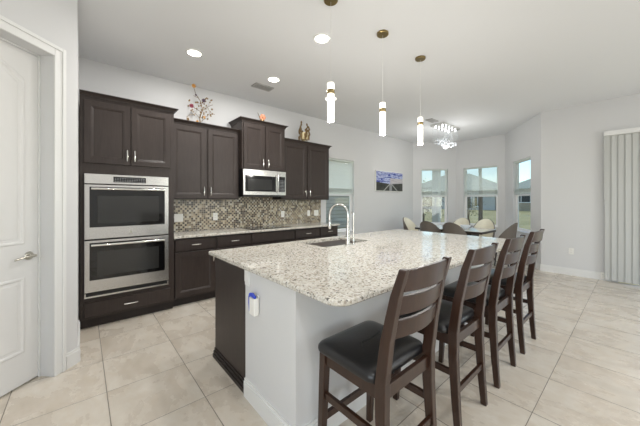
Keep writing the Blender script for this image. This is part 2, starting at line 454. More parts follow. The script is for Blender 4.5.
mb = MB(); mb.box(OP0 - .1, OP1 + .1, .155, .17, 0, 2.6, mxP); struct(mb.build('wall_pantry_closet', 'wall'))

# ------------------------------------------------------------ windows
def window(idx, mx, s0, s1, label, tilt=44):
    root = bpy.data.objects.new('window_%d' % idx, None); C.objects.link(root); struct(root); root.matrix_world = mx @ Matrix.Translation((s0, 0, SILL))
    w = s1 - s0; h = HEAD - SILL; y0, y1 = .075, .115
    f = MB(); t = .035
    f.box(0, t, y0, y1, 0, h); f.box(w - t, w, y0, y1, 0, h); f.box(t, w - t, y0, y1, 0, t); f.box(t, w - t, y0, y1, h - t, h)
    f.build('window_frame', 'vinyl', root, local=True)
    mr = 1.515 - SILL
    l = MB(); a = .03
    for (x0, x1, z0, z1) in ((t, t + a, t, mr), (w - t - a, w - t, t, mr), (t + a, w - t - a, t, t + a), (t + a, w - t - a, mr - .035, mr)):
        l.box(x0, x1, y0 + .002, y0 + .022, z0, z1)
    l.build('lower_sash', 'vinyl', root, local=True)
    u = MB(); u.box(t, w - t, y0 + .022, y1 - .004, mr - .03, mr + .01)
    for (x0, x1) in ((t, t + .02), (w - t - .02, w - t)): u.box(x0, x1, y0 + .024, y1 - .004, mr + .01, h - t)
    u.build('upper_sash', 'vinyl', root, local=True)
    g = MB(); g.box(t + a, w - t - a, y0 + .008, y0 + .012, t + a, mr - .035)
    g.build('lower_glass', 'glass', root, local=True)
    g = MB(); g.box(t + .02, w - t - .02, y1 - .02, y1 - .016, mr + .01, h - t)
    g.build('upper_glass', 'glass', root, local=True)
    s = MB(); s.box(0, w, -.03, y0, 0, .018); s.build('window_sill', 'trim', root, local=True, bevel=.004)
    # blind
    b = thing('window_blind', (0, 0, 0), label, 'blind', 'half raised blinds in the windows')
    b.matrix_world = mx @ Matrix.Translation((s0, 0, 0))
    hb = MB(); hb.box(.008, w - .008, .015, .055, HEAD - .045, HEAD - .003); hb.build('headrail', 'blind', b, local=True)
    sl = MB(); z = HEAD - .065; zb = 1.64; ang = math.radians(tilt)
    while z > zb:
        c, sn = math.cos(ang) * .011, math.sin(ang) * .011
        sl.quad([(.012, .035 - c, z - sn), (w - .012, .035 - c, z - sn), (w - .012, .035 + c, z + sn), (.012, .035 + c, z + sn)])
        z -= .0215
    sl.build('slats', 'blind', b, local=True)
    st = MB()
    for k in range(14): st.box(.012, w - .012, .023, .047, 1.55 + k * .0062, 1.553 + k * .0062)
    st.build('stacked_slats', 'blind', b, local=True)
    bt = MB(); bt.box(.01, w - .01, .020, .050, 1.525, 1.547); bt.build('bottom_rail', 'blind', b, local=True)
    for x in (.14, w - .14):
        cd = MB(); cd.tube([(x, .035, 1.53), (x, .035, HEAD - .02)], .0012, 4); cd.build('cord', 'blind', b, local=True)
window(1, mxK, 3.99, 4.88, 'white slatted blind in the kitchen window beside the dark wall cabinets', 66)
window(2, mx1, .235, 1.007, 'white slatted blind in the left dining window nearest the landscape picture')
window(3, mx2, .205, 1.073, 'white slatted blind in the middle dining window')
window(4, mx3, .49, 1.40, 'white slatted blind in the right dining window, before open blue sky', 24)
# slider in the right wall; unseen back and left windows added to light the room
def glazed(name, mx, s0, s1, z0, z1, n):
    root = bpy.data.objects.new(name, None); C.objects.link(root); struct(root); root.matrix_world = mx
    f = MB(); t = .05; f.box(s0, s1, .05, .11, z1 - t, z1); f.box(s0, s1, .05, .11, z0, z0 + t)
    for k in range(n + 1):
        x = s0 + (s1 - s0 - t) * k / n; f.box(x, x + t, .05, .11, z0 + t, z1 - t)
    f.build('window_frame', 'vinyl', root, local=True)
    g = MB(); g.box(s0 + t, s1 - t, .078, .082, z0 + t, z1 - t); g.build('pane', 'glass', root, local=True)
glazed('door_2', mxR, 1.02, 3.80, 0, 2.44, 2)
glazed('window_5', mxB, 1.58, 4.18, .3, 2.6, 2)
glazed('window_6', mxL, .45, 3.95, .3, 2.6, 3)

# vertical blind
vb = thing('vertical_blind', (6.70, .20, 0), 'grey vertical blind drawn open beside the glass sliding door', 'blind')
mb = MB(); mb.box(6.655, 6.775, -2.7, .375, 2.455, 2.53); mb.build('headrail', 'trim', vb, bevel=.004)
mb = MB(); y = .325; k = 0
while y > -.14:
    a = math.radians(16 if k % 2 else 9); c, s_ = math.cos(a) * .0445, math.sin(a) * .0445
    mb.quad([(6.70 - s_, y + c, .03), (6.70 + s_, y - c, .03), (6.70 + s_, y - c, 2.455), (6.70 - s_, y + c, 2.455)]); y -= .078; k += 1
vn = mb.build('vanes', 'vane', vb)
sm = vn.modifiers.new('solid', 'SOLIDIFY'); sm.thickness = .0015
mb = MB(); mb.tube([(6.655, .372, 1.35), (6.655, .372, 2.45)], .005, 6); mb.build('wand', 'vane', vb)

# ------------------------------------------------------------ cabinets
def panel_door_mb(x0, x1, z0, z1, yf, fr=.058, th=.02):
    """recessed-panel door facing -Y; yf is its front plane"""
    mb = MB()
    def loop(i): return [(x0 + i, z0 + i), (x1 - i, z0 + i), (x1 - i, z1 - i), (x0 + i, z1 - i)]
    prof = [(0, th), (0, .003), (.003, 0), (fr, 0), (fr + .005, .003), (fr + .010, .003), (fr + .022, .010)]
    rings = [[(a, yf + d, b) for a, b in loop(i)] for i, d in prof]
    mb.loft(rings); return mb
def handle_mb(x, z, yf, vertical=True, L=.125):
    mb = MB(); pts = []
    for k in range(9):
        t = -1 + 2 * k / 8; off = .026 + .006 * (1 - t * t)
        pts.append((x, yf - off, z + t * L / 2) if vertical else (x + t * L / 2, yf - off, z))
    mb.tube(pts, [.005, .0065, .0075, .0075, .008, .0075, .0075, .0065, .005], 8)
    for t in (-.8, .8):
        p = (x, yf, z + t * L / 2) if vertical else (x + t * L / 2, yf, z)
        q = (p[0], yf - .028, p[2]); mb.tube([p, q], .0045, 6)
    return mb
def add_door(root, x0, x1, z0, z1, yf, hx=None, hz=None, name='door'):
    d = panel_door_mb(x0, x1, z0, z1, yf).build(name, 'cab', root)
    if hx is not None: handle_mb(hx, hz, yf).build('handle', 'chrome', d, smooth=True)
    return d
def add_drawer(root, x0, x1, z0, z1, yf, handle=True, L=.115):
    mb = MB()
    def loop(i): return [(x0 + i, z0 + i), (x1 - i, z0 + i), (x1 - i, z1 - i), (x0 + i, z1 - i)]
    rings = [[(a, yf + d, b) for a, b in loop(i)] for i, d in [(0, .02), (0, .006), (.006, 0)]]
    mb.loft(rings); d = mb.build('drawer', 'cab', root)
    if handle: handle_mb((x0 + x1) / 2, (z0 + z1) / 2, yf, False, L).build('handle', 'chrome', d, smooth=True)
    return d
def crown(root, x0, x1, yf, yb, z0, left=True, right=True, h=.055, pr=.045):
    """stepped cornice on front and exposed sides"""
    mb = MB(); prof = [(0, 0), (.008, 0), (.010, .012), (pr * .55, h * .62), (pr * .9, h * .80), (pr, h * .82), (pr, h)]
    rings = []
    for o_, z in prof:
        xl = x0 - (o_ if left else 0); xr = x1 + (o_ if right else 0)
        rings.append([(xl, yf - o_, z0 + z), (xr, yf - o_, z0 + z), (xr, yb, z0 + z), (xl, yb, z0 + z)])
    mb.loft(rings); return mb.build('crown_moulding', 'cab', root)
WB = 4.378
# tall oven cabinet
t = thing('oven_cabinet', (.42, 4.1, 0), 'tall espresso cabinet housing the stacked ovens beside the pantry wall', 'cabinet')
mb = MB(); x0, x1, yf = -.022, .870, 3.81
mb.box(x0, x0 + .035, yf, WB, .10, 2.4695); mb.box(x1 - .060, x1, yf, WB, .10, 2.4695)
mb.box(x0 + .035, x1 - .060, yf, WB, .10, .325); mb.box(x0 + .035, x1 - .060, yf, WB, 1.655, 2.4695)
mb.box(x0 + .035, x1 - .060, 4.34, WB, .325, 1.655)
mb.build('body', 'cab', t)
mb = MB(); mb.box(x0, x1, 3.86, WB, 0, .10); mb.build('toe_kick', 'cab_dark', t)
crown(t, x0, x1, yf, WB, 2.4695, left=False, h=.043)
add_door(t, .012, .418, 1.765, 2.43, 3.79, .385, 1.87); add_door(t, .424, .830, 1.765, 2.43, 3.79, .457, 1.87)
add_drawer(t, .012, .830, .125, .285, 3.79, L=.13)
# double oven
ov = thing('double_wall_oven', (.41, 3.8, .34), 'stainless double wall oven with two dark glass doors', 'oven')
ox0, ox1 = .016, .802
mb = MB(); mb.box(ox0 + .003, ox1 - .003, 3.80, 4.33, .333, 1.648); mb.build('oven_body', 'black', ov)
mb = MB(); mb.box(ox0, ox1, 3.772, 3.80, 1.545, 1.650); mb.build('control_panel', 'steel', ov, bevel=.003)
mb = MB(); mb.box(.26, .565, 3.768, 3.7725, 1.567, 1.628); cp = mb.build('display', 'blackglass', ov)
mb = MB()
for r in range(3):
    for c in range(13): mb.box(.272 + c * .0222, .272 + c * .0222 + .012, 3.7665, 3.7682, 1.575 + r * .017, 1.580 + r * .017)
mb.build('key_markings', 'print', cp)
def oven_door(z0, z1, badge):
    mb = MB(); mb.box(ox0, ox1, 3.765, 3.80, z0, z1); d = mb.build('oven_door', 'steel', ov, bevel=.004)
    gx0, gx1, gz0, gz1 = ox0 + .042, ox1 - .042, z0 + .125, z1 - .024
    mb = MB(); mb.box(gx0, gx1, 3.761, 3.766, gz0, gz1); mb.build('glass', 'blackglass', d, bevel=.002)
    mb = MB(); mb.box(gx0 + .065, gx1 - .065, 3.7595, 3.7615, gz0 + .04, gz1 - .095); mb.build('inner_window', 'ovenwin', d)
    mb = MB(); zh = z1 - .045
    mb.tube([(ox0 + .055, 3.715, zh), (ox0 + .2, 3.708, zh), (.41, 3.706, zh), (ox1 - .2, 3.708, zh), (ox1 - .055, 3.715, zh)], .0125, 10)
    for x in (ox0 + .075, ox1 - .075): mb.tube([(x, 3.763, zh), (x, 3.712, zh)], .010, 8)
    mb.build('handle', 'chrome', d, smooth=True)
    if badge:
        mb = MB(); mb.lathe([(.016, 0), (.016, .002), (.012, .003)], n=20)
        for v in mb.bm.verts: v.co = Vector((.42 + v.co.x, 3.765 - v.co.z, z0 + .055 + v.co.y))
        mb.build('badge', 'bnickel', d)
oven_door(.955, 1.535, True)
oven_door(.395, .940, False)
mb = MB(); mb.box(ox0, ox1, 3.775, 3.80, .335, .352); mb.box(ox0, ox0 + .012, 3.775, 3.80, .352, .385); mb.box(ox1 - .012, ox1, 3.775, 3.80, .352, .385); mb.build('bottom_trim', 'steel', ov)
# wall cabinets
def wall_cab(x0, x1, yf, z0, z1, doors, label, crl, crr, hz):
    t = thing('upper_cabinet', ((x0 + x1) / 2, 4.3, z0), label, 'cabinet')
    mb = MB(); mb.box(x0, x1, yf + .02, WB, z0, z1); mb.build('body', 'cab', t)
    crown(t, x0, x1, yf + .02, WB, z1 - .002, crl, crr)
    xm = [x0 + .022]; gap = .030
    n = doors; w = (x1 - x0 - .044 - gap * (n - 1)) / n
    for k in range(n):
        a = x0 + .022 + k * (w + gap); b = a + w
        hx = b - .032 if k % 2 == 0 else a + .032
        add_door(t, a, b, z0 + .012, z1 - .02, yf, hx, hz)
    return t
wall_cab(.872, 1.850, 4.06, 1.385, 2.415, 2, 'espresso two door wall cabinet between the oven cabinet and the microwave', False, False, 1.50)
wall_cab(1.852, 2.632, 3.95, 1.86, 2.59, 2, 'short raised espresso wall cabinet directly above the microwave', True, True, 1.965)
wall_cab(2.634, 3.765, 4.06, 1.385, 2.415, 2, 'espresso two door wall cabinet right of the microwave, next to the window', False, True, 1.50)
# microwave
mw = thing('microwave', (2.242, 4.1, 1.44), 'stainless over-the-range microwave above the black cooktop', 'microwave')
mb = MB(); mb.box(1.856, 2.628, 3.955, WB - .002, 1.452, 1.856); mb.build('microwave_body', 'black', mw)
mb = MB(); mb.box(1.856, 2.467, 3.930, 3.955, 1.455, 1.853); d = mb.build('microwave_door', 'steel', mw, bevel=.003)
mb = MB(); mb.box(1.886, 2.427, 3.927, 3.931, 1.510, 1.760); gl = mb.build('glass', 'blackglass', d)
mb = MB(); mb.box(1.930, 2.357, 3.9255, 3.9275, 1.535, 1.705); mb.build('inner_window', 'ovenwin', gl)
mb = MB(); mb.tube([(2.450, 3.897, 1.50), (2.450, 3.889, 1.62), (2.450, 3.889, 1.68), (2.450, 3.897, 1.79)], .011, 8)
for z in (1.515, 1.775): mb.tube([(2.450, 3.93, z), (2.450, 3.895, z)], .008, 8)
mb.build('handle', 'chrome', d, smooth=True)
mb = MB(); mb.lathe([(.011, 0), (.011, .002), (.008, .003)], n=18)
for v in mb.bm.verts: v.co = Vector((2.242 + v.co.x, 3.930 - v.co.z, 1.806 + v.co.y))
mb.build('badge', 'bnickel', d)
mb = MB(); mb.box(2.469, 2.628, 3.930, 3.955, 1.455, 1.853); cp = mb.build('control_panel', 'steel', mw, bevel=.003)
mb = MB(); mb.box(2.484, 2.612, 3.927, 3.931, 1.510, 1.765); k = mb.build('keypad', 'blackglass', cp)
mb = MB()
for r in range(8):
    for c in range(4): mb.box(2.496 + c * .028, 2.512 + c * .028, 3.9255, 3.9272, 1.525 + r * .024, 1.534 + r * .024)
mb.build('key_markings', 'print', k)
mb = MB(); mb.box(1.872, 2.612, 3.95, 4.30, 1.430, 1.4515); mb.build('vent_grille', 'black', mw)
# base cabinets
def base_cab(x0, x1, label, nd, handle, hside=None):
    t = thing('base_cabinet', ((x0 + x1) / 2, 4.1, 0), label, 'cabinet')
    mb = MB(); mb.box(x0, x1, 3.85, WB, .10, .882); mb.build('body', 'cab', t)
    mb = MB(); mb.box(x0, x1, 3.91, WB, 0, .10); mb.build('toe_kick', 'cab_dark', t)
    add_drawer(t, x0 + .016, x1 - .016, .715, .862, 3.83, handle)
    w = (x1 - x0 - .032 - .006 * (nd - 1)) / nd
    for k in range(nd):
        a = x0 + .016 + k * (w + .006); b = a + w
        hx = (b - .03 if (k % 2 == 0) else a + .03) if nd > 1 else (b - .03 if hside == 'r' else a + .03)
        add_door(t, a, b, .125, .695, 3.83, hx, .60)
base_cab(.872, 1.409, 'espresso base cabinet with one drawer, immediately right of the ovens', 1, True, 'r')
base_cab(1.411, 1.939, 'espresso base cabinet second from the ovens, left of the cooktop', 1, True, 'l')
base_cab(1.941, 2.747, 'wide espresso base cabinet with a plain handleless front below the cooktop', 2, False)
base_cab(2.749, 3.310, 'espresso base cabinet with one drawer just right of the cooktop', 1, True, 'r')
base_cab(3.312, 3.785, 'narrow espresso base cabinet at the window end of the kitchen run', 1, True, 'l')
# worktop along the wall
mb = MB(); mb.box(.873, 3.80, 3.795, WB, .883, .915); tag(mb.build('countertop', 'granite', bevel=.006), 'speckled beige granite worktop running along the kitchen wall under the wall cabinets', 'countertop')
# cooktop
ct = thing('cooktop', (2.33, 4.08, .916), 'black glass electric cooktop set in the wall worktop', 'cooktop')
mb = MB(); mb.box(1.96, 2.70, 3.86, 4.32, .9155, .922); mb.build('glass_top', 'blackglass', ct, bevel=.002)
for (x, y, r) in ((2.13, 3.98, .085), (2.13, 4.19, .07), (2.47, 3.99, .075), (2.47, 4.19, .09)):
    mb = MB(); n = 32
    rings = [[(x + rr * math.cos(2 * PI * k / n), y + rr * math.sin(2 * PI * k / n), zz) for k in range(n)] for rr, zz in ((r, .9222), (r, .9228), (r - .006, .9228), (r - .006, .9222))]
    mb.loft(rings, cap=False); mb.build('burner_ring', 'print', ct)
# backsplash
mb = MB(); mb.box(.873, 3.80, 4.366, 4.379, .916, 1.384); mb.box(1.856, 2.628, 4.366, 4.379, 1.384, 1.429)
tag(mb.build('backsplash', 'mosaic'), 'brown and cream mosaic tile backsplash behind the worktop', 'backsplash')
# outlets
def outlet(loc, rotz, label, w=.072, kind='outlet', group=None, gangs=1):
    t = thing('power_outlet' if kind == 'outlet' else 'light_switch', loc, label, 'outlet' if kind == 'outlet' else 'switch', group, rotz)
    mb = MB(); mb.box(-w / 2, w / 2, -.006, 0, -.058, .058); mb.build('cover_plate', 'plate', t, local=True, bevel=.002)
    for g in range(gangs):
        cx = (g - (gangs - 1) / 2) * .046
        if kind == 'outlet':
            for z in (-.02, .02):
                mb = MB(); mb.box(cx - .016, cx + .016, -.008, -.006, z - .014, z + .014); s = mb.build('socket', 'plate', t, local=True)
                mb = MB(); mb.box(cx - .008, cx - .005, -.0085, -.008, z - .004, z + .008); mb.box(cx + .005, cx + .008, -.0085, -.008, z - .004, z + .008); mb.build('slot', 'slot', s, local=True)
        else:
            mb = MB(); mb.box(cx - .016, cx + .016, -.010, -.006, -.033, .033); mb.build('rocker', 'plate', t, local=True, bevel=.002)
outlet((1.06, 4.366, 1.115), 0, 'white double cover plate in the mosaic nearest the ovens', .118, 'switch', None, 2)
outlet((1.59, 4.366, 1.115), 0, 'white outlet in the mosaic left of the cooktop')
outlet((2.85, 4.366, 1.115), 0, 'white outlet in the mosaic right of the cooktop, below the microwave edge')
outlet((3.47, 4.366, 1.115), 0, 'single white switch plate in the mosaic left of the double plate by the window', .072, 'switch')
outlet((3.67, 4.366, 1.115), 0, 'white double switch plate at the window end of the mosaic', .118, 'switch', None, 2)
outlet((6.779, .80, .44), -PI / 2, 'white outlet low on the bare right wall between the dining bay and the sliding door')
outlet((6.764, .395, .075), -PI / 2, 'small white plate on the baseboard beside the vertical blind', .05)

# ------------------------------------------------------------ island
IX0, IX1, IY0, IY1 = .845, 3.80, .85, 2.50
isl = thing('kitchen_island', (2.3, 1.8, 0), 'white walled kitchen island with an espresso cabinet end panel', 'island')
mb = MB(); mb.box(.885, 3.72, 1.802, 2.43, .0, .883); mb.build('cabinet_body', 'cab', isl)
mb = MB(); mb.box(.862, .885, 1.801, 2.432, 0, .03); mb.box(.870, .885, 1.801, 2.432, .03, .055); mb.box(.878, .885, 1.801, 2.432, .055, .075)
mb.build('base_moulding', 'cab_dark', isl)['label'] = 'dark base moulding'
mb = MB(); mb.box(.866, 3.74, 1.20, 1.80, 0, .883); mb.build('half_wall', 'wall', isl)['label'] = 'white painted half wall'
mb = MB(); h = .125
for (xa, xb, ya, yb) in ((.852, .866, 1.186, 1.80), (.866, 3.754, 1.186, 1.20), (3.74, 3.754, 1.20, 1.80)):
    mb.box(xa, xb, ya, yb, 0, h - .018)
for (xa, xb, ya, yb) in ((.857, .866, 1.191, 1.80), (.866, 3.749, 1.191, 1.20), (3.74, 3.749, 1.20, 1.80)):
    mb.box(xa, xb, ya, yb, h - .018, h)
mb.build('baseboard', 'trim', isl)
mb = MB(); mb.box(.858, .866, 1.735, 1.80, .80, .883); mb.box(.862, .866, 1.735, 1.80, .775, .80); mb.build('corner_bracket', 'trim', isl)
for k in range(5):
    a = .90 + k * .562
    d = panel_door_mb(a, a + .55, .125, .86, 0).build('island_door', 'cab', isl, local=True)
    d.location = (0, 0, 0)
    for v in d.data.vertices: v.co = Vector((v.co.x - 2.3, -v.co.y + 2.451 - 1.8, v.co.z))
    d.data.flip_normals()
# island top with sink hole
def slab():
    bm = bmesh.new()
    SX0, SX1, SY0, SY1 = 1.76, 2.44, 1.97, 2.40
    def rounded(x0, x1, y0, y1, r, n=6):
        pts = []
        for cx, cy, a0 in ((x1 - r, y1 - r, 0), (x0 + r, y1 - r, 90), (x0 + r, y0 + r, 180), (x1 - r, y0 + r, 270)):
            for k in range(n + 1):
                a = math.radians(a0 + 90 * k / n); pts.append((cx + r * math.cos(a), cy + r * math.sin(a)))
        return pts
    def outer(inset):
        pts = []; n = 6
        for cx, cy, a0, r in ((IX1, IY1, 0, .03), (IX0, IY1, 90, .02), (IX0, IY0, 180, .09), (IX1, IY0, 270, .09)):
            sx = -1 if cx == IX1 else 1; sy = -1 if cy == IY1 else 1
            ox, oy = cx + sx * r, cy + sy * r
            for k in range(n + 1):
                a = math.radians(a0 + 90 * k / n); pts.append((ox + (r - inset) * math.cos(a), oy + (r - inset) * math.sin(a)))
        return pts
    inn = rounded(SX0, SX1, SY0, SY1, .05)
    Z0, Z1 = .884, .915; e = .006
    lay = [(outer(e), Z0), (outer(0), Z0 + e), (outer(0), Z1 - e), (outer(e), Z1), (inn, Z1), (inn, Z0)]
    R = [[bm.verts.new((x, y, z)) for x, y in pts] for pts, z in lay]; n = len(inn)
    for a, b in zip(R, R[1:] + R[:1]):
        for i in range(n): bm.faces.new((a[i], a[(i + 1) % n], b[(i + 1) % n], b[i]))
    mb = MB(); mb.bm.free(); mb.bm = bm
    return mb, inn
mb, inn = slab()
tag(mb.build('island_countertop', 'granite'), 'large speckled beige granite slab on the kitchen island, with the sink cut in', 'countertop')
# sink
sk = thing('kitchen_sink', (2.1, 2.18, .70), 'undermount double bowl steel sink in the island worktop', 'sink')
mb = MB()
def bowl(x0, x1, y0, y1, zt, zb):
    def rr(x0, x1, y0, y1, r, z, n=5):
        pts = []
        for cx, cy, a0 in ((x1 - r, y1 - r, 0), (x0 + r, y1 - r, 90), (x0 + r, y0 + r, 180), (x1 - r, y0 + r, 270)):
            for k in range(n + 1):
                a = math.radians(a0 + 90 * k / n); pts.append((cx + r * math.cos(a), cy + r * math.sin(a), z))
        return pts
    rings = [rr(x0 - .01, x1 + .01, y0 - .01, y1 + .01, .05, zt), rr(x0, x1, y0, y1, .05, zt), rr(x0 + .005, x1 - .005, y0 + .005, y1 - .005, .05, zb + .03), rr(x0 + .03, x1 - .03, y0 + .03, y1 - .03, .04, zb)]
    mb.loft(rings, cap=False); mb.bm.faces.new([mb.bm.verts.new(p) for p in rings[-1]])
bowl(1.77, 2.09, 1.98, 2.39, .880, .70); bowl(2.11, 2.43, 1.98, 2.39, .880, .70)
mb.build('basin', 'sinksteel', sk, smooth=True)
for x in (1.93, 2.27):
    m2 = MB(); m2.lathe([(.04, .702), (.04, .705), (.03, .706), (0.001, .703)], (x, 2.185, 0), 20); m2.build('drain', 'chrome', sk)
# faucet
fa = thing('kitchen_faucet', (2.04, 1.93, .915), 'tall arched chrome pull-down faucet on the island beside the sink', 'faucet')
bx, by = 2.04, 1.925
mb = MB(); mb.lathe([(.030, 0), (.030, .006), (.024, .012), (.022, .05), (.020, .12), (.018, .16), (.0175, .20), (.0, .201)], (bx, by, .9155), 20); mb.build('faucet_body', 'chrome', fa, smooth=True)
tip = Vector((1.985, 2.14)); b0 = Vector((bx, by)); R = (tip - b0).length / 2; dirv = (tip - b0).normalized(); pts = [(bx, by, 1.10), (bx, by, 1.2)]
for k in range(13):
    a = PI * k / 12; q = b0 + dirv * (R - R * math.cos(a)); pts.append((q.x, q.y, 1.215 + R * math.sin(a)))
pts += [(tip.x, tip.y, 1.19), (tip.x, tip.y, 1.15)]
mb = MB(); mb.tube(pts, .0115, 10); mb.build('spout', 'chrome', fa, smooth=True)
mb = MB(); mb.tube([(tip.x, tip.y, 1.16), (tip.x, tip.y, 1.15), (tip.x, tip.y, 1.09), (tip.x, tip.y, 1.065)], [.012, .016, .018, .015], 12); mb.build('spray_head', 'chrome', fa, smooth=True)
mb = MB(); mb.tube([(bx - .015, by, .985), (bx - .045, by + .005, .99)], .011, 8); mb.tube([(bx - .04, by + .005, .99), (bx - .10, by + .02, 1.0)], [.007, .005], 8); mb.build('lever', 'chrome', fa, smooth=True)
sd = thing('soap_dispenser', (2.095, 1.90, .915), 'slim chrome dispenser standing just right of the arched faucet', 'dispenser')
mb = MB(); mb.lathe([(.018, 0), (.018, .006), (.012, .012), (.008, .06), (.0065, .30), (.0, .301)], (2.095, 1.90, .9155), 14); mb.build('post', 'chrome', sd, smooth=True)
mb = MB(); mb.tube([(2.095, 1.90, 1.21), (2.095, 1.90, 1.235), (2.09, 1.925, 1.24)], .006, 8); mb.build('nozzle', 'chrome', sd, smooth=True)

# outlet with blue plug-in on the island end
outlet((.866, 1.64, .69), -PI / 2, 'white outlet plate on the white end of the island', .075)
pl = thing('plug_in_device', (.857, 1.65, .62), 'white plug-in device with a bright blue hook on the island end', 'plug')
mb = MB(); mb.box(.823, .857, 1.59, 1.66, .625, .735); mb.build('device_body', 'plate', pl, bevel=.005)
mb = MB(); mb.tube([(.84, 1.677, .635), (.838, 1.680, .69), (.838, 1.677, .728), (.836, 1.662, .746), (.835, 1.637, .751), (.835, 1.597, .742)], [.008, .009, .011, .014, .014, .008], 8); mb.build('hook', 'blue', pl, smooth=True)['label'] = 'blue hook'

# ------------------------------------------------------------ bar stools
def make_stool(loc, rz, label):
    r = thing('bar_stool', loc, label, 'stool', 'bar stools along the island', rz)
    for s in (-1, 1):
        mb = MB()
        mb.bar([(s * .200, -.012, 0), (s * .198, .004, .2), (s * .196, .018, .45), (s * .194, .018, .60), (s * .192, -.005, .78), (s * .189, -.045, .97), (s * .187, -.082, 1.09)],
               [.017, .019, .021, .021, .020, .018, .016], [.018, .021, .025, .026, .024, .020, .016])
        mb.build('rear_post', 'stool', r, local=True, bevel=.004)
        mb = MB(); mb.bar([(s * .200, .405, 0), (s * .196, .392, .3), (s * .192, .382, .575)], [.016, .019, .021], [.016, .019, .021])
        mb.build('leg', 'stool', r, local=True, bevel=.003)
        mb = MB(); mb.bar([(s * .195, .03, .355), (s * .195, .385, .355)], .010, .018, 'y'); mb.build('side_stretcher', 'stool', r, local=True, bevel=.002)
        mb = MB(); mb.bar([(s * .193, .035, .545), (s * .192, .37, .545)], .011, .030, 'y'); mb.build('seat_rail', 'stool', r, local=True, bevel=.002)
    for y, z in ((.005, .255), (.388, .235)):
        mb = MB(); mb.bar([(-.185, y, z), (.185, y, z)], .010, .018, 'x'); mb.build('cross_stretcher', 'stool', r, local=True, bevel=.002)
    for y in (.02, .385):
        mb = MB(); mb.bar([(-.175, y, .545), (.175, y, .545)], .011, .030, 'x'); mb.build('seat_rail', 'stool', r, local=True, bevel=.002)
    # padded seat: rounded cushion
    mb = MB(); N = 10; rings = []
    def outl(k, z, ins):
        pts = []; n = 6; x0, x1, y0, y1, rr = -.222 + ins, .222 - ins, .043 + ins, .428 - ins, .045
        for cx, cy, a0 in ((x1 - rr, y1 - rr, 0), (x0 + rr, y1 - rr, 90), (x0 + rr, y0 + rr, 180), (x1 - rr, y0 + rr, 270)):
            for j in range(n + 1):
                a = math.radians(a0 + 90 * j / n); pts.append((cx + rr * math.cos(a), cy + rr * math.sin(a), z))
        return pts
    for z, ins in ((.574, .008), (.578, .001), (.590, -.002), (.604, -.001), (.616, .006), (.626, .022), (.633, .055), (.637, .10), (.639, .15)): rings.append(outl(0, z, ins))
    mb.loft(rings); mb.build('seat', 'leather', r, local=True, smooth=True)['label'] = 'black leather padded seat'
    for zc, hh in ((1.038, .044), (.932, .040), (.825, .040)):
        mb = MB(); pts = []; n = 10
        ybase = lambda z: {1.038: -.066, .932: -.038, .825: -.014}[z]
        rr = []
        for k in range(n + 1):
            t = -1 + 2 * k / n; x = t * .178; y = ybase(zc) - .030 * (1 - t * t)
            tilt = .012; top = zc + hh + (.010 * (1 - t * t) if zc > 1 else 0)
            rr.append([(x, y - .009 - 0, zc - hh + 0), (x, y + .009, zc - hh), (x, y + .009 - tilt, top), (x, y - .009 - tilt, top)])
        mb.loft(rr); mb.build('back_slat', 'stool', r, local=True, smooth=True, bevel=.003)
    return r
st0 = make_stool((1.15, .685, 0), 0, 'dark wooden bar stool with black seat, nearest the camera at the island')
dup(st0, (1.835, .685, 0), 0, 'dark wooden bar stool second from the near end of the island')
dup(st0, (2.495, .685, 0), 0, 'dark wooden bar stool third from the near end of the island')
dup(st0, (3.175, .685, 0), 0, 'dark wooden bar stool farthest from the camera, at the far end of the island')

# ------------------------------------------------------------ pendants, cans, vents
def make_pendant(x, y, label):
    r = thing('pendant_light', (x, y, 2.04), label, 'pendant lamp', 'pendant lights over the island')
    mb = MB(); mb.lathe([(.0, 0), (.055, .001), (.060, .006), (.060, .022), (.058, .024)], (x, y, H - .0245), 28); mb.build('canopy', 'brass', r, smooth=True)
    mb = MB(); mb.tube([(x, y, 2.372), (x, y, H - .02)], .0011, 6); mb.build('cord', 'plate', r)
    mb = MB(); mb.lathe([(.004, .33), (.028, .328), (.030, .32), (.030, .275), (.029, .27)], (x, y, 2.04), 24); mb.build('top_glass', 'crystal', r, smooth=True)
    mb = MB(); mb.lathe([(.0315, .235), (.033, .237), (.033, .268), (.0315, .27)], (x, y, 2.04), 24); mb.build('collar', 'brass', r, smooth=True)
    mb = MB(); mb.lathe([(.0, 0), (.029, .001), (.030, .006), (.030, .233), (.029, .235)], (x, y, 2.04), 24); mb.build('crystal_tube', 'crystal', r, smooth=True)
    l = lamp('pendant_glow', 'POINT', (0, 0, -.03), (0, 0, 0), 11, (1, .97, .92), parent=r, shadow_soft_size=.04)
    return r
p0 = make_pendant(1.61, 1.72, 'lit crystal cylinder pendant nearest the camera, its cord cut by the frame top')
dup(p0, (2.34, 1.72, 2.04), 0, 'lit crystal cylinder pendant hanging in the middle of the three')
dup(p0, (3.09, 1.72, 2.04), 0, 'lit crystal cylinder pendant farthest from the camera, nearest the dining fixture')
mb = MB(); mb.tube([(1.61 - .034, 1.72 + .029, 2.235), (1.61 + .034, 1.72 - .029, 2.235)], .011, 8)
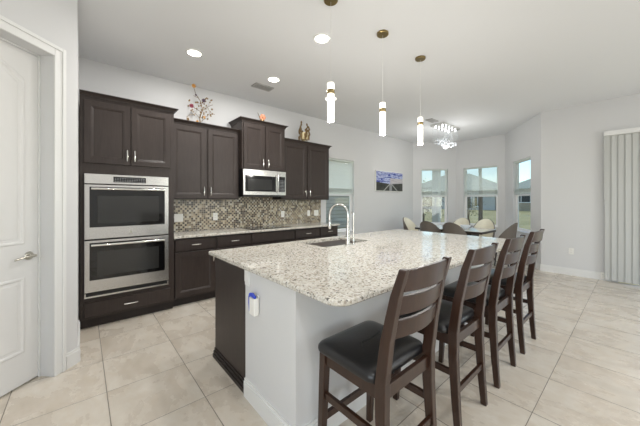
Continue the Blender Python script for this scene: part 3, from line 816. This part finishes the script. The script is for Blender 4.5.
# (knobs on the nearest pendant, part of it)
mb.build('side_knob', 'crystal', p0)
def make_can(x, y, label, energy):
    r = thing('recessed_light', (x, y, H - .01), label, 'ceiling light', 'recessed ceiling lights')
    mb = MB(); n = 28
    rings = [[(x + rr * math.cos(2 * PI * k / n), y + rr * math.sin(2 * PI * k / n), zz) for k in range(n)] for rr, zz in ((.095, H - .0005), (.092, H - .006), (.074, H - .008), (.072, H - .0005))]
    mb.loft(rings, cap=False); mb.build('trim_ring', 'cantrim', r, smooth=True)
    mb = MB(); mb.lathe([(.0, 0), (.071, 0), (.071, .003)], (x, y, H - .0045), 28); mb.build('lens', 'can', r)
    lamp('can_beam', 'AREA', (0, 0, -.005), (0, 0, 0), energy, (1, .985, .965), parent=r, shape='DISK', size=.14)
    return r
CE = 14
c0 = make_can(.99, 3.39, 'round lit ceiling light above the tall oven cabinet', CE)
dup(c0, (2.06, 3.39, H - .01), 0, 'round lit ceiling light beside the ceiling vent, above the microwave')
dup(c0, (1.93, 2.20, H - .01), 0, 'round lit ceiling light over the island between two pendants')
for x, y in ((.2, -.6), (.2, -2.4), (2.6, -.6), (2.6, -2.4), (5.0, -2.4)):  # unseen cans added behind the camera for more room light
    dup(c0, (x, y, H - .01), 0, 'unseen round ceiling light added behind the camera to brighten the room')
def vent(x, y, L, Wd, label, rz=0):
    r = thing('ceiling_vent', (x, y, H - .012), label, 'vent', 'ceiling air vents', rz)
    mb = MB(); mb.box(-L / 2, L / 2, -Wd / 2, Wd / 2, .006, .0115); mb.build('backing', 'ventdark', r, local=True)
    mb = MB(); t = .014
    mb.box(-L / 2, L / 2, -Wd / 2, -Wd / 2 + t, 0, .006); mb.box(-L / 2, L / 2, Wd / 2 - t, Wd / 2, 0, .006)
    mb.box(-L / 2, -L / 2 + t, -Wd / 2 + t, Wd / 2 - t, 0, .006); mb.box(L / 2 - t, L / 2, -Wd / 2 + t, Wd / 2 - t, 0, .006); mb.build('frame', 'vent', r, local=True)
    mb = MB(); n = int((L - 2 * t) / .02)
    for k in range(n):
        a = -L / 2 + t + (k + .25) * (L - 2 * t) / n; mb.box(a, a + .012, -Wd / 2 + t, Wd / 2 - t, .001, .005)
    mb.build('louvres', 'vent', r, local=True)
vent(2.07, 3.72, .30, .16, 'grey rectangular ceiling vent above the microwave cabinet')
vent(5.68, 2.89, .30, .15, 'pale ceiling vent beside the crystal dining fixture')

# crystal flush fixture over the dining table
ch = thing('crystal_chandelier', (6.38, 2.92, 2.56), 'rectangular chrome ceiling fixture with hanging crystal strands over the dining table', 'chandelier')
mb = MB(); mb.box(5.97, 6.79, 2.76, 3.08, 3.045, 3.089); mb.build('ceiling_plate', 'chrome', ch, bevel=.004)
for i in range(5):
    for j in range(2):
        x = 6.06 + i * .16; y = 2.84 + j * .16
        mb = MB(); mb.lathe([(.010, .03), (.015, .02), (.017, .007), (.012, -.003), (.0, -.006)], (x, y, 3.015), 14); mb.build('bulb', 'led', ch, smooth=True)
rnd = random.Random(3)
for row in range(3):
    mb = MB(); y = 2.80 + row * .12
    for i in range(16):
        x = 6.0 + i * .0505; L = .30 + .09 * math.sin(i * .8 + row) + rnd.uniform(0, .04)
        mb.tube([(x, y, 3.045), (x, y, 3.045 - L)], .0015, 4)
        z = 3.0
        while z > 3.045 - L:
            mb.ball((x, y, z), .005, 1); z -= .055
    mb.build('crystal_strand', 'clear', ch)['label'] = 'row of thin crystal strands'
def drop(i):
    x = rnd.uniform(5.99, 6.77); y = rnd.uniform(2.78, 3.06); return Vector((x, y, 2.69 + .02 * math.sin((x - 6) * 9) + rnd.uniform(-.055, .055)))
mb = MB(); mb.ball((0, 0, 0), .017, 1, (1, 1, 1.25)); dr = mb.build('crystal_drop', 'clear', ch, local=True); dr['label'] = 'small clear crystal drop'
dr.location = drop(0) - ch.location
for i in range(99):
    q = dr.copy(); C.objects.link(q); q.parent = ch; q.location = drop(i) - ch.location
lamp('chandelier_leds', 'AREA', (0, 0, .43), (0, 0, 0), 1.2, (1, .99, .97), parent=ch, shape='RECTANGLE', size=.7, size_y=.25)
lamp('chandelier_glow', 'POINT', (0, 0, -.16), (0, 0, 0), 18, (1, .99, .97), parent=ch, shadow_soft_size=.2)

# ------------------------------------------------------------ picture
pc = thing('landscape_picture', (6.28, 4.375, 1.64), 'framed landscape picture with blue clouds on the white wall right of the kitchen window', 'picture')
mb = MB(); mb.box(5.63, 6.84, 4.345, 4.378, 1.615, 2.145); mb.build('frame', 'plate', pc)
mb = MB(); mb.box(5.645, 6.825, 4.338, 4.345, 1.630, 2.130); mb.build('print', 'picture', pc)

# ------------------------------------------------------------ ornaments on top of the cabinets
of = thing('metal_flower_tree', (1.32, 4.22, 2.47), 'wire tree ornament with coloured flowers on the cabinet left of the microwave', 'ornament')
zt = 2.47
mb = MB(); mb.lathe([(.0, 0), (.05, 0), (.05, .006), (.0, .012)], (1.32, 4.22, zt), 16)
mb.tube([(1.32, 4.22, zt), (1.31, 4.22, zt + .12), (1.35, 4.22, zt + .24), (1.32, 4.22, zt + .36), (1.25, 4.22, zt + .46), (1.22, 4.22, zt + .56)], [.008, .007, .006, .005, .004, .003], 6)
for pts in ([(1.32, 4.22, zt + .10), (1.24, 4.2, zt + .16), (1.16, 4.2, zt + .12), (1.12, 4.2, zt + .08)], [(1.34, 4.22, zt + .20), (1.25, 4.22, zt + .24), (1.18, 4.22, zt + .26)],
            [(1.34, 4.22, zt + .22), (1.42, 4.22, zt + .30), (1.50, 4.22, zt + .35)], [(1.32, 4.22, zt + .12), (1.42, 4.22, zt + .16), (1.47, 4.22, zt + .25)],
            [(1.33, 4.22, zt + .33), (1.36, 4.22, zt + .37)], [(1.32, 4.22, zt + .05), (1.38, 4.2, zt + .12), (1.42, 4.2, zt + .10)],
            [(1.30, 4.22, zt + .40), (1.22, 4.22, zt + .42)], [(1.42, 4.22, zt + .30), (1.45, 4.2, zt + .22), (1.52, 4.2, zt + .2)]):
    mb.tube(pts, .0035, 5)
for k in range(44):
    x = 1.32 + rnd.uniform(-.18, .2); z = zt + .08 + rnd.uniform(0, .36); mb.ball((x, 4.22 + rnd.uniform(-.03, .03), z), .011, 1, (1, .4, 1.4))
mb.build('branches', 'bronze', of, smooth=True)
def flower(p, r, m, parent):
    mb = MB(); x, y, z = p
    for k in range(7):
        a = 2 * PI * k / 7; mb.ball((x + r * .62 * math.cos(a), y, z + r * .62 * math.sin(a)), r * .42, 1, (1, .4, 1))
    mb.ball((x, y - .006, z), r * .4, 1); mb.build('flower', m, parent, smooth=True)
for p, r_, m in (((1.22, 4.2, zt + .555), .030, 'amber'), ((1.19, 4.2, zt + .26), .032, 'red'), ((1.36, 4.2, zt + .375), .030, 'plum'), ((1.25, 4.2, zt + .43), .016, 'plum'),
                 ((1.14, 4.2, zt + .06), .020, 'bronze'), ((1.48, 4.2, zt + .27), .016, 'bronze'), ((1.37, 4.2, zt + .13), .018, 'amber'), ((1.27, 4.2, zt + .05), .02, 'amber')):
    flower(p, r_, m, of)
OMY = 3.97
om = thing('small_floral_ornament', (2.20, OMY, 2.645), 'small orange floral ornament on top of the raised cabinet above the microwave', 'ornament')
mb = MB()
for k in range(6):
    a = 2 * PI * k / 6; mb.ball((2.21 + .035 * math.cos(a), OMY, 2.715 + .03 * math.sin(a)), .024, 1, (1, .6, 1))
mb.ball((2.21, OMY - .015, 2.715), .022, 1); mb.build('blossom', 'orange', om, smooth=True)
mb = MB(); mb.tube([(2.17, OMY, 2.645), (2.145, OMY, 2.72), (2.12, OMY, 2.77)], .005, 6); mb.tube([(2.22, OMY, 2.645), (2.23, OMY, 2.70), (2.235, OMY, 2.745)], .005, 6)
mb.lathe([(.0, 0), (.04, 0), (.035, .02), (.0, .03)], (2.20, OMY, 2.643), 14); mb.build('stems', 'bronze', om, smooth=True)
hv = thing('candle_holder', (3.17, 4.12, 2.47), 'champagne glass holder wrapped in metal leaves on the cabinet next to the window', 'ornament')
mb = MB(); mb.lathe([(.0, 0), (.045, 0), (.045, .006), (.012, .012), (.012, .035), (.07, .045), (.076, .17), (.07, .175), (.066, .05), (.0, .045)], (3.17, 4.12, 2.47), 18); mb.build('cup', 'champagne', hv, smooth=True)
mb = MB()
for a0 in range(6):
    a = a0 * PI / 3 + .2; x, y = 3.17 + .085 * math.cos(a), 4.12 + .085 * math.sin(a); hh = (.33, .18, .24, .34, .17, .24)[a0]
    mb.tube([(x, y, 2.50), (x + .006, y, 2.50 + hh * .5), (x - .004, y, 2.49 + hh)], [.005, .004, .003], 5)
    for k in range(8): mb.ball((x + rnd.uniform(-.022, .022), y, 2.53 + hh * k / 8), .021, 1, (1, .5, 1.4))
mb.build('metal_leaves', 'bronze', hv, smooth=True)

# ------------------------------------------------------------ dining set
dt = thing('dining_table', (6.35, 2.72, 0), 'rectangular pale topped dining table with dark edge in the window bay', 'table')
mb = MB(); mb.box(5.93, 6.77, 2.0, 3.45, .742, .752); mb.build('glass_top', 'tabletop', dt, bevel=.003)
mb = MB(); mb.box(5.935, 6.765, 2.005, 3.445, .695, .741); mb.build('table_frame', 'espresso', dt, bevel=.004)
for y in (2.32, 3.12):
    mb = MB(); mb.bar([(6.35, y, .03), (6.35, y, .695)], .22, .045, 'z'); mb.build('pedestal', 'espresso', dt)
mb = MB(); mb.box(6.07, 6.63, 2.2, 3.25, 0, .03); mb.build('base_plate', 'espresso', dt)
bw = thing('glass_bowl', (6.3, 2.45, .752), 'small clear glass bowl standing on the dining table', 'bowl')
mb = MB(); mb.lathe([(.03, 0), (.04, .004), (.09, .05), (.11, .085), (.104, .085), (.085, .052), (.035, .012), (.0, .01)], (6.3, 2.45, .7525), 20); mb.build('bowl_glass', 'clear', bw, smooth=True)
def make_chair(loc, rz, label):
    r = thing('dining_chair', loc, label, 'chair', 'dining chairs round the table', rz)
    # local: back at -Y, seat opens to +Y
    def shell(rx, ry, out):
        rings = []; n = 26
        for k in range(n + 1):
            u = -1 + 2 * k / n; a = u * math.radians(112)
            top = .44 + .50 * max(0, (1 - abs(u) ** 1.9)) ** .8
            cx, cy = rx * math.sin(a), -ry * math.cos(a)
            col = []
            for j in range(7):
                tt = j / 6; z = .36 + (top - .36) * tt; fl_ = .84 + .16 * tt + (.10 * tt if cy < 0 else 0)
                col.append((cx * (.88 + .12 * math.sin(tt * PI / 2)), cy * fl_, z))
            rings.append(col)
        return rings
    o_ = shell(.235, .235, True); mb = MB(); mb.loft(o_, cap=False, closed=False)
    b = mb.build('backrest', 'grey_shell', r, local=True, smooth=True); b['label'] = 'taupe outer shell'
    i_ = shell(.215, .213, False); mb = MB(); mb.loft(i_, cap=False, closed=False)
    c = mb.build('inner_padding', 'cream', r, local=True, smooth=True); c['label'] = 'cream inner padding'
    mb = MB()
    R_ = [[mb.bm.verts.new(o_[k][-1]), mb.bm.verts.new(i_[k][-1])] for k in range(len(o_))]
    for p, q in zip(R_, R_[1:]): mb.bm.faces.new((p[0], q[0], q[1], p[1]))
    mb.build('rim_piping', 'grey_shell', r, local=True)
    mb = MB(); mb.lathe([(.0, 0), (.19, .0), (.205, .015), (.207, .06), (.195, .085), (.15, .095), (.0, .098)], (0, .01, .365), 24); mb.build('seat', 'cream', r, local=True, smooth=True)
    for sx in (-1, 1):
        for sy in (-1, 1):
            mb = MB(); mb.tube([(sx * .19, .01 + sy * .18, 0), (sx * .13, .01 + sy * .12, .37)], [.011, .018], 8); mb.build('leg', 'espresso', r, local=True, smooth=True)
    return r
ch0 = make_chair((5.72, 2.92, 0), -PI / 2, 'taupe backed dining chair on the kitchen side, nearer the left dining window')
dup(ch0, (5.72, 2.42, 0), -PI / 2, 'taupe backed dining chair on the kitchen side, second from the left')
dup(ch0, (6.98, 2.86, 0), PI / 2, 'cream faced dining chair on the window side, behind the two taupe backs')
dup(ch0, (6.98, 2.34, 0), PI / 2, 'cream faced dining chair on the window side, right of its twin')
dup(ch0, (6.33, 3.72, 0), PI, 'cream faced dining chair at the left head of the table')
dup(ch0, (6.36, 1.78, 0), 0, 'taupe shell dining chair seen from the side at the right head of the table')

# ------------------------------------------------------------ outside
mb = MB(); mb.box(-30, 120, -60, 90, -.30, -.14); struct(mb.build('ground', 'grass'), None)
def house(name, x0, x1, y0, y1, zw, zr, m, label, wins, ridge='y'):
    r = thing('house', ((x0 + x1) / 2, (y0 + y1) / 2, -.14), label, 'house')
    mb = MB(); mb.box(x0, x1, y0, y1, -.14, zw); mb.build('house_walls', m, r)
    mb = MB(); e = .6; xm, ym = (x0 + x1) / 2, (y0 + y1) / 2
    lo = [(x0 - e, y0 - e), (x1 + e, y0 - e), (x1 + e, y1 + e), (x0 - e, y1 + e)]
    v = [mb.bm.verts.new((a, b, zw)) for a, b in lo]
    h = min(x1 - x0, y1 - y0) / 2
    if ridge == 'y': w = [mb.bm.verts.new((xm, y0 + h, zr)), mb.bm.verts.new((xm, y1 - h, zr))]
    else: w = [mb.bm.verts.new((x0 + h, ym, zr)), mb.bm.verts.new((x1 - h, ym, zr))]
    F = mb.bm.faces.new; F(v[::-1])
    if ridge == 'y': F((v[0], v[1], w[0])); F((v[1], v[2], w[1], w[0])); F((v[2], v[3], w[1])); F((v[3], v[0], w[0], w[1]))
    else: F((v[0], v[1], w[1], w[0])); F((v[1], v[2], w[1])); F((v[2], v[3], w[0], w[1])); F((v[3], v[0], w[0]))
    mb.build('roof', 'shingle', r)
    for (side, a, b, za, zb) in wins:
        if side == 'x':
            mb = MB(); mb.box(x0 - .08, x0, a - .12, b + .12, za - .12, zb + .12); f = mb.build('window_frame', 'vinyl', r)
            mb = MB(); mb.box(x0 - .10, x0 - .08, a, (a + b) / 2 - .05, za, zb); mb.box(x0 - .10, x0 - .08, (a + b) / 2 + .05, b, za, zb); mb.build('pane', 'darkwin', f)
        else:
            mb = MB(); mb.box(a - .12, b + .12, y0 - .08, y0, za - .12, zb + .12); f = mb.build('window_frame', 'vinyl', r)
            mb = MB(); mb.box(a, b, y0 - .10, y0 - .08, za, zb); mb.build('pane', 'darkwin', f)
house('h1', 50, 62, -2, 13.4, 3.2, 6.6, 'tan', 'tan single storey house beyond the lawn, seen through the right dining window', [('x', 10.4, 12.6, 1.2, 2.6), ('x', 6.6, 8.4, 1.2, 2.6)])
house('h2', 50, 62, 15.0, 32, 3.2, 6.6, 'stucco', 'pale single storey house seen through the middle and left dining windows', [('x', 17.0, 18.0, .5, 2.6), ('x', 18.6, 20.4, .2, 2.7), ('x', 24.6, 26.0, .3, 2.6)])
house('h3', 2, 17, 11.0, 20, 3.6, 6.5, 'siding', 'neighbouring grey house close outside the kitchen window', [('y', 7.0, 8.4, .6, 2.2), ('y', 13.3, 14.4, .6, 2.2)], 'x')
def tree(x, y, h, r, n, m, label, tr=.12):
    t = thing('garden_tree', (x, y, -.14), label, 'tree')
    mb = MB(); mb.tube([(x, y, -.14), (x + .05, y, h * .3), (x - .08, y + .05, h * .6), (x, y, h * .85)], [tr, tr * .8, tr * .6, tr * .3], 8)
    mb.tube([(x, y, h * .45), (x + r * .4, y + r * .2, h * .75)], [tr * .5, tr * .2], 6); mb.tube([(x, y, h * .4), (x - r * .4, y - r * .2, h * .7)], [tr * .5, tr * .2], 6)
    mb.build('trunk', 'bark', t, smooth=True)
    mb = MB(); q = random.Random(int(x * 10))
    for k in range(n):
        a, b, c = q.gauss(0, .42), q.gauss(0, .42), q.gauss(0, .36)
        p = Vector((x + a * r, y + b * r, h * .85 + c * r)); s = q.uniform(.05, .09) * r
        d1 = Vector((q.uniform(-1, 1), q.uniform(-1, 1), q.uniform(-1, 1))).normalized() * s; d2 = Vector((q.uniform(-1, 1), q.uniform(-1, 1), q.uniform(-1, 1))).normalized() * s
        mb.bm.faces.new([mb.bm.verts.new(p + d1), mb.bm.verts.new(p + d2), mb.bm.verts.new(p - d1)])
    mb.build('foliage', m, t)
tree(14.6, 7.95, 1.7, 1.1, 1100, 'leaf2', 'brownish leafy bush-like tree outside the left dining window', .06)
tree(19.0, 6.5, 7.5, 2.2, 900, 'leaf', 'slim trunked tree on the lawn outside the middle dining window', .13)
tree(14.0, 5.30, 1.3, .55, 420, 'leaf', 'thin dark sapling at the left side of the middle dining window', .05)
# lanai post outside the left dining window
tag((lambda mb: (mb.box(11.0, 11.25, 5.35, 5.6, -.14, 2.9), mb.build('porch_column', 'stucco'))[1])(MB()), 'pale square porch column outside the left dining window', 'column')
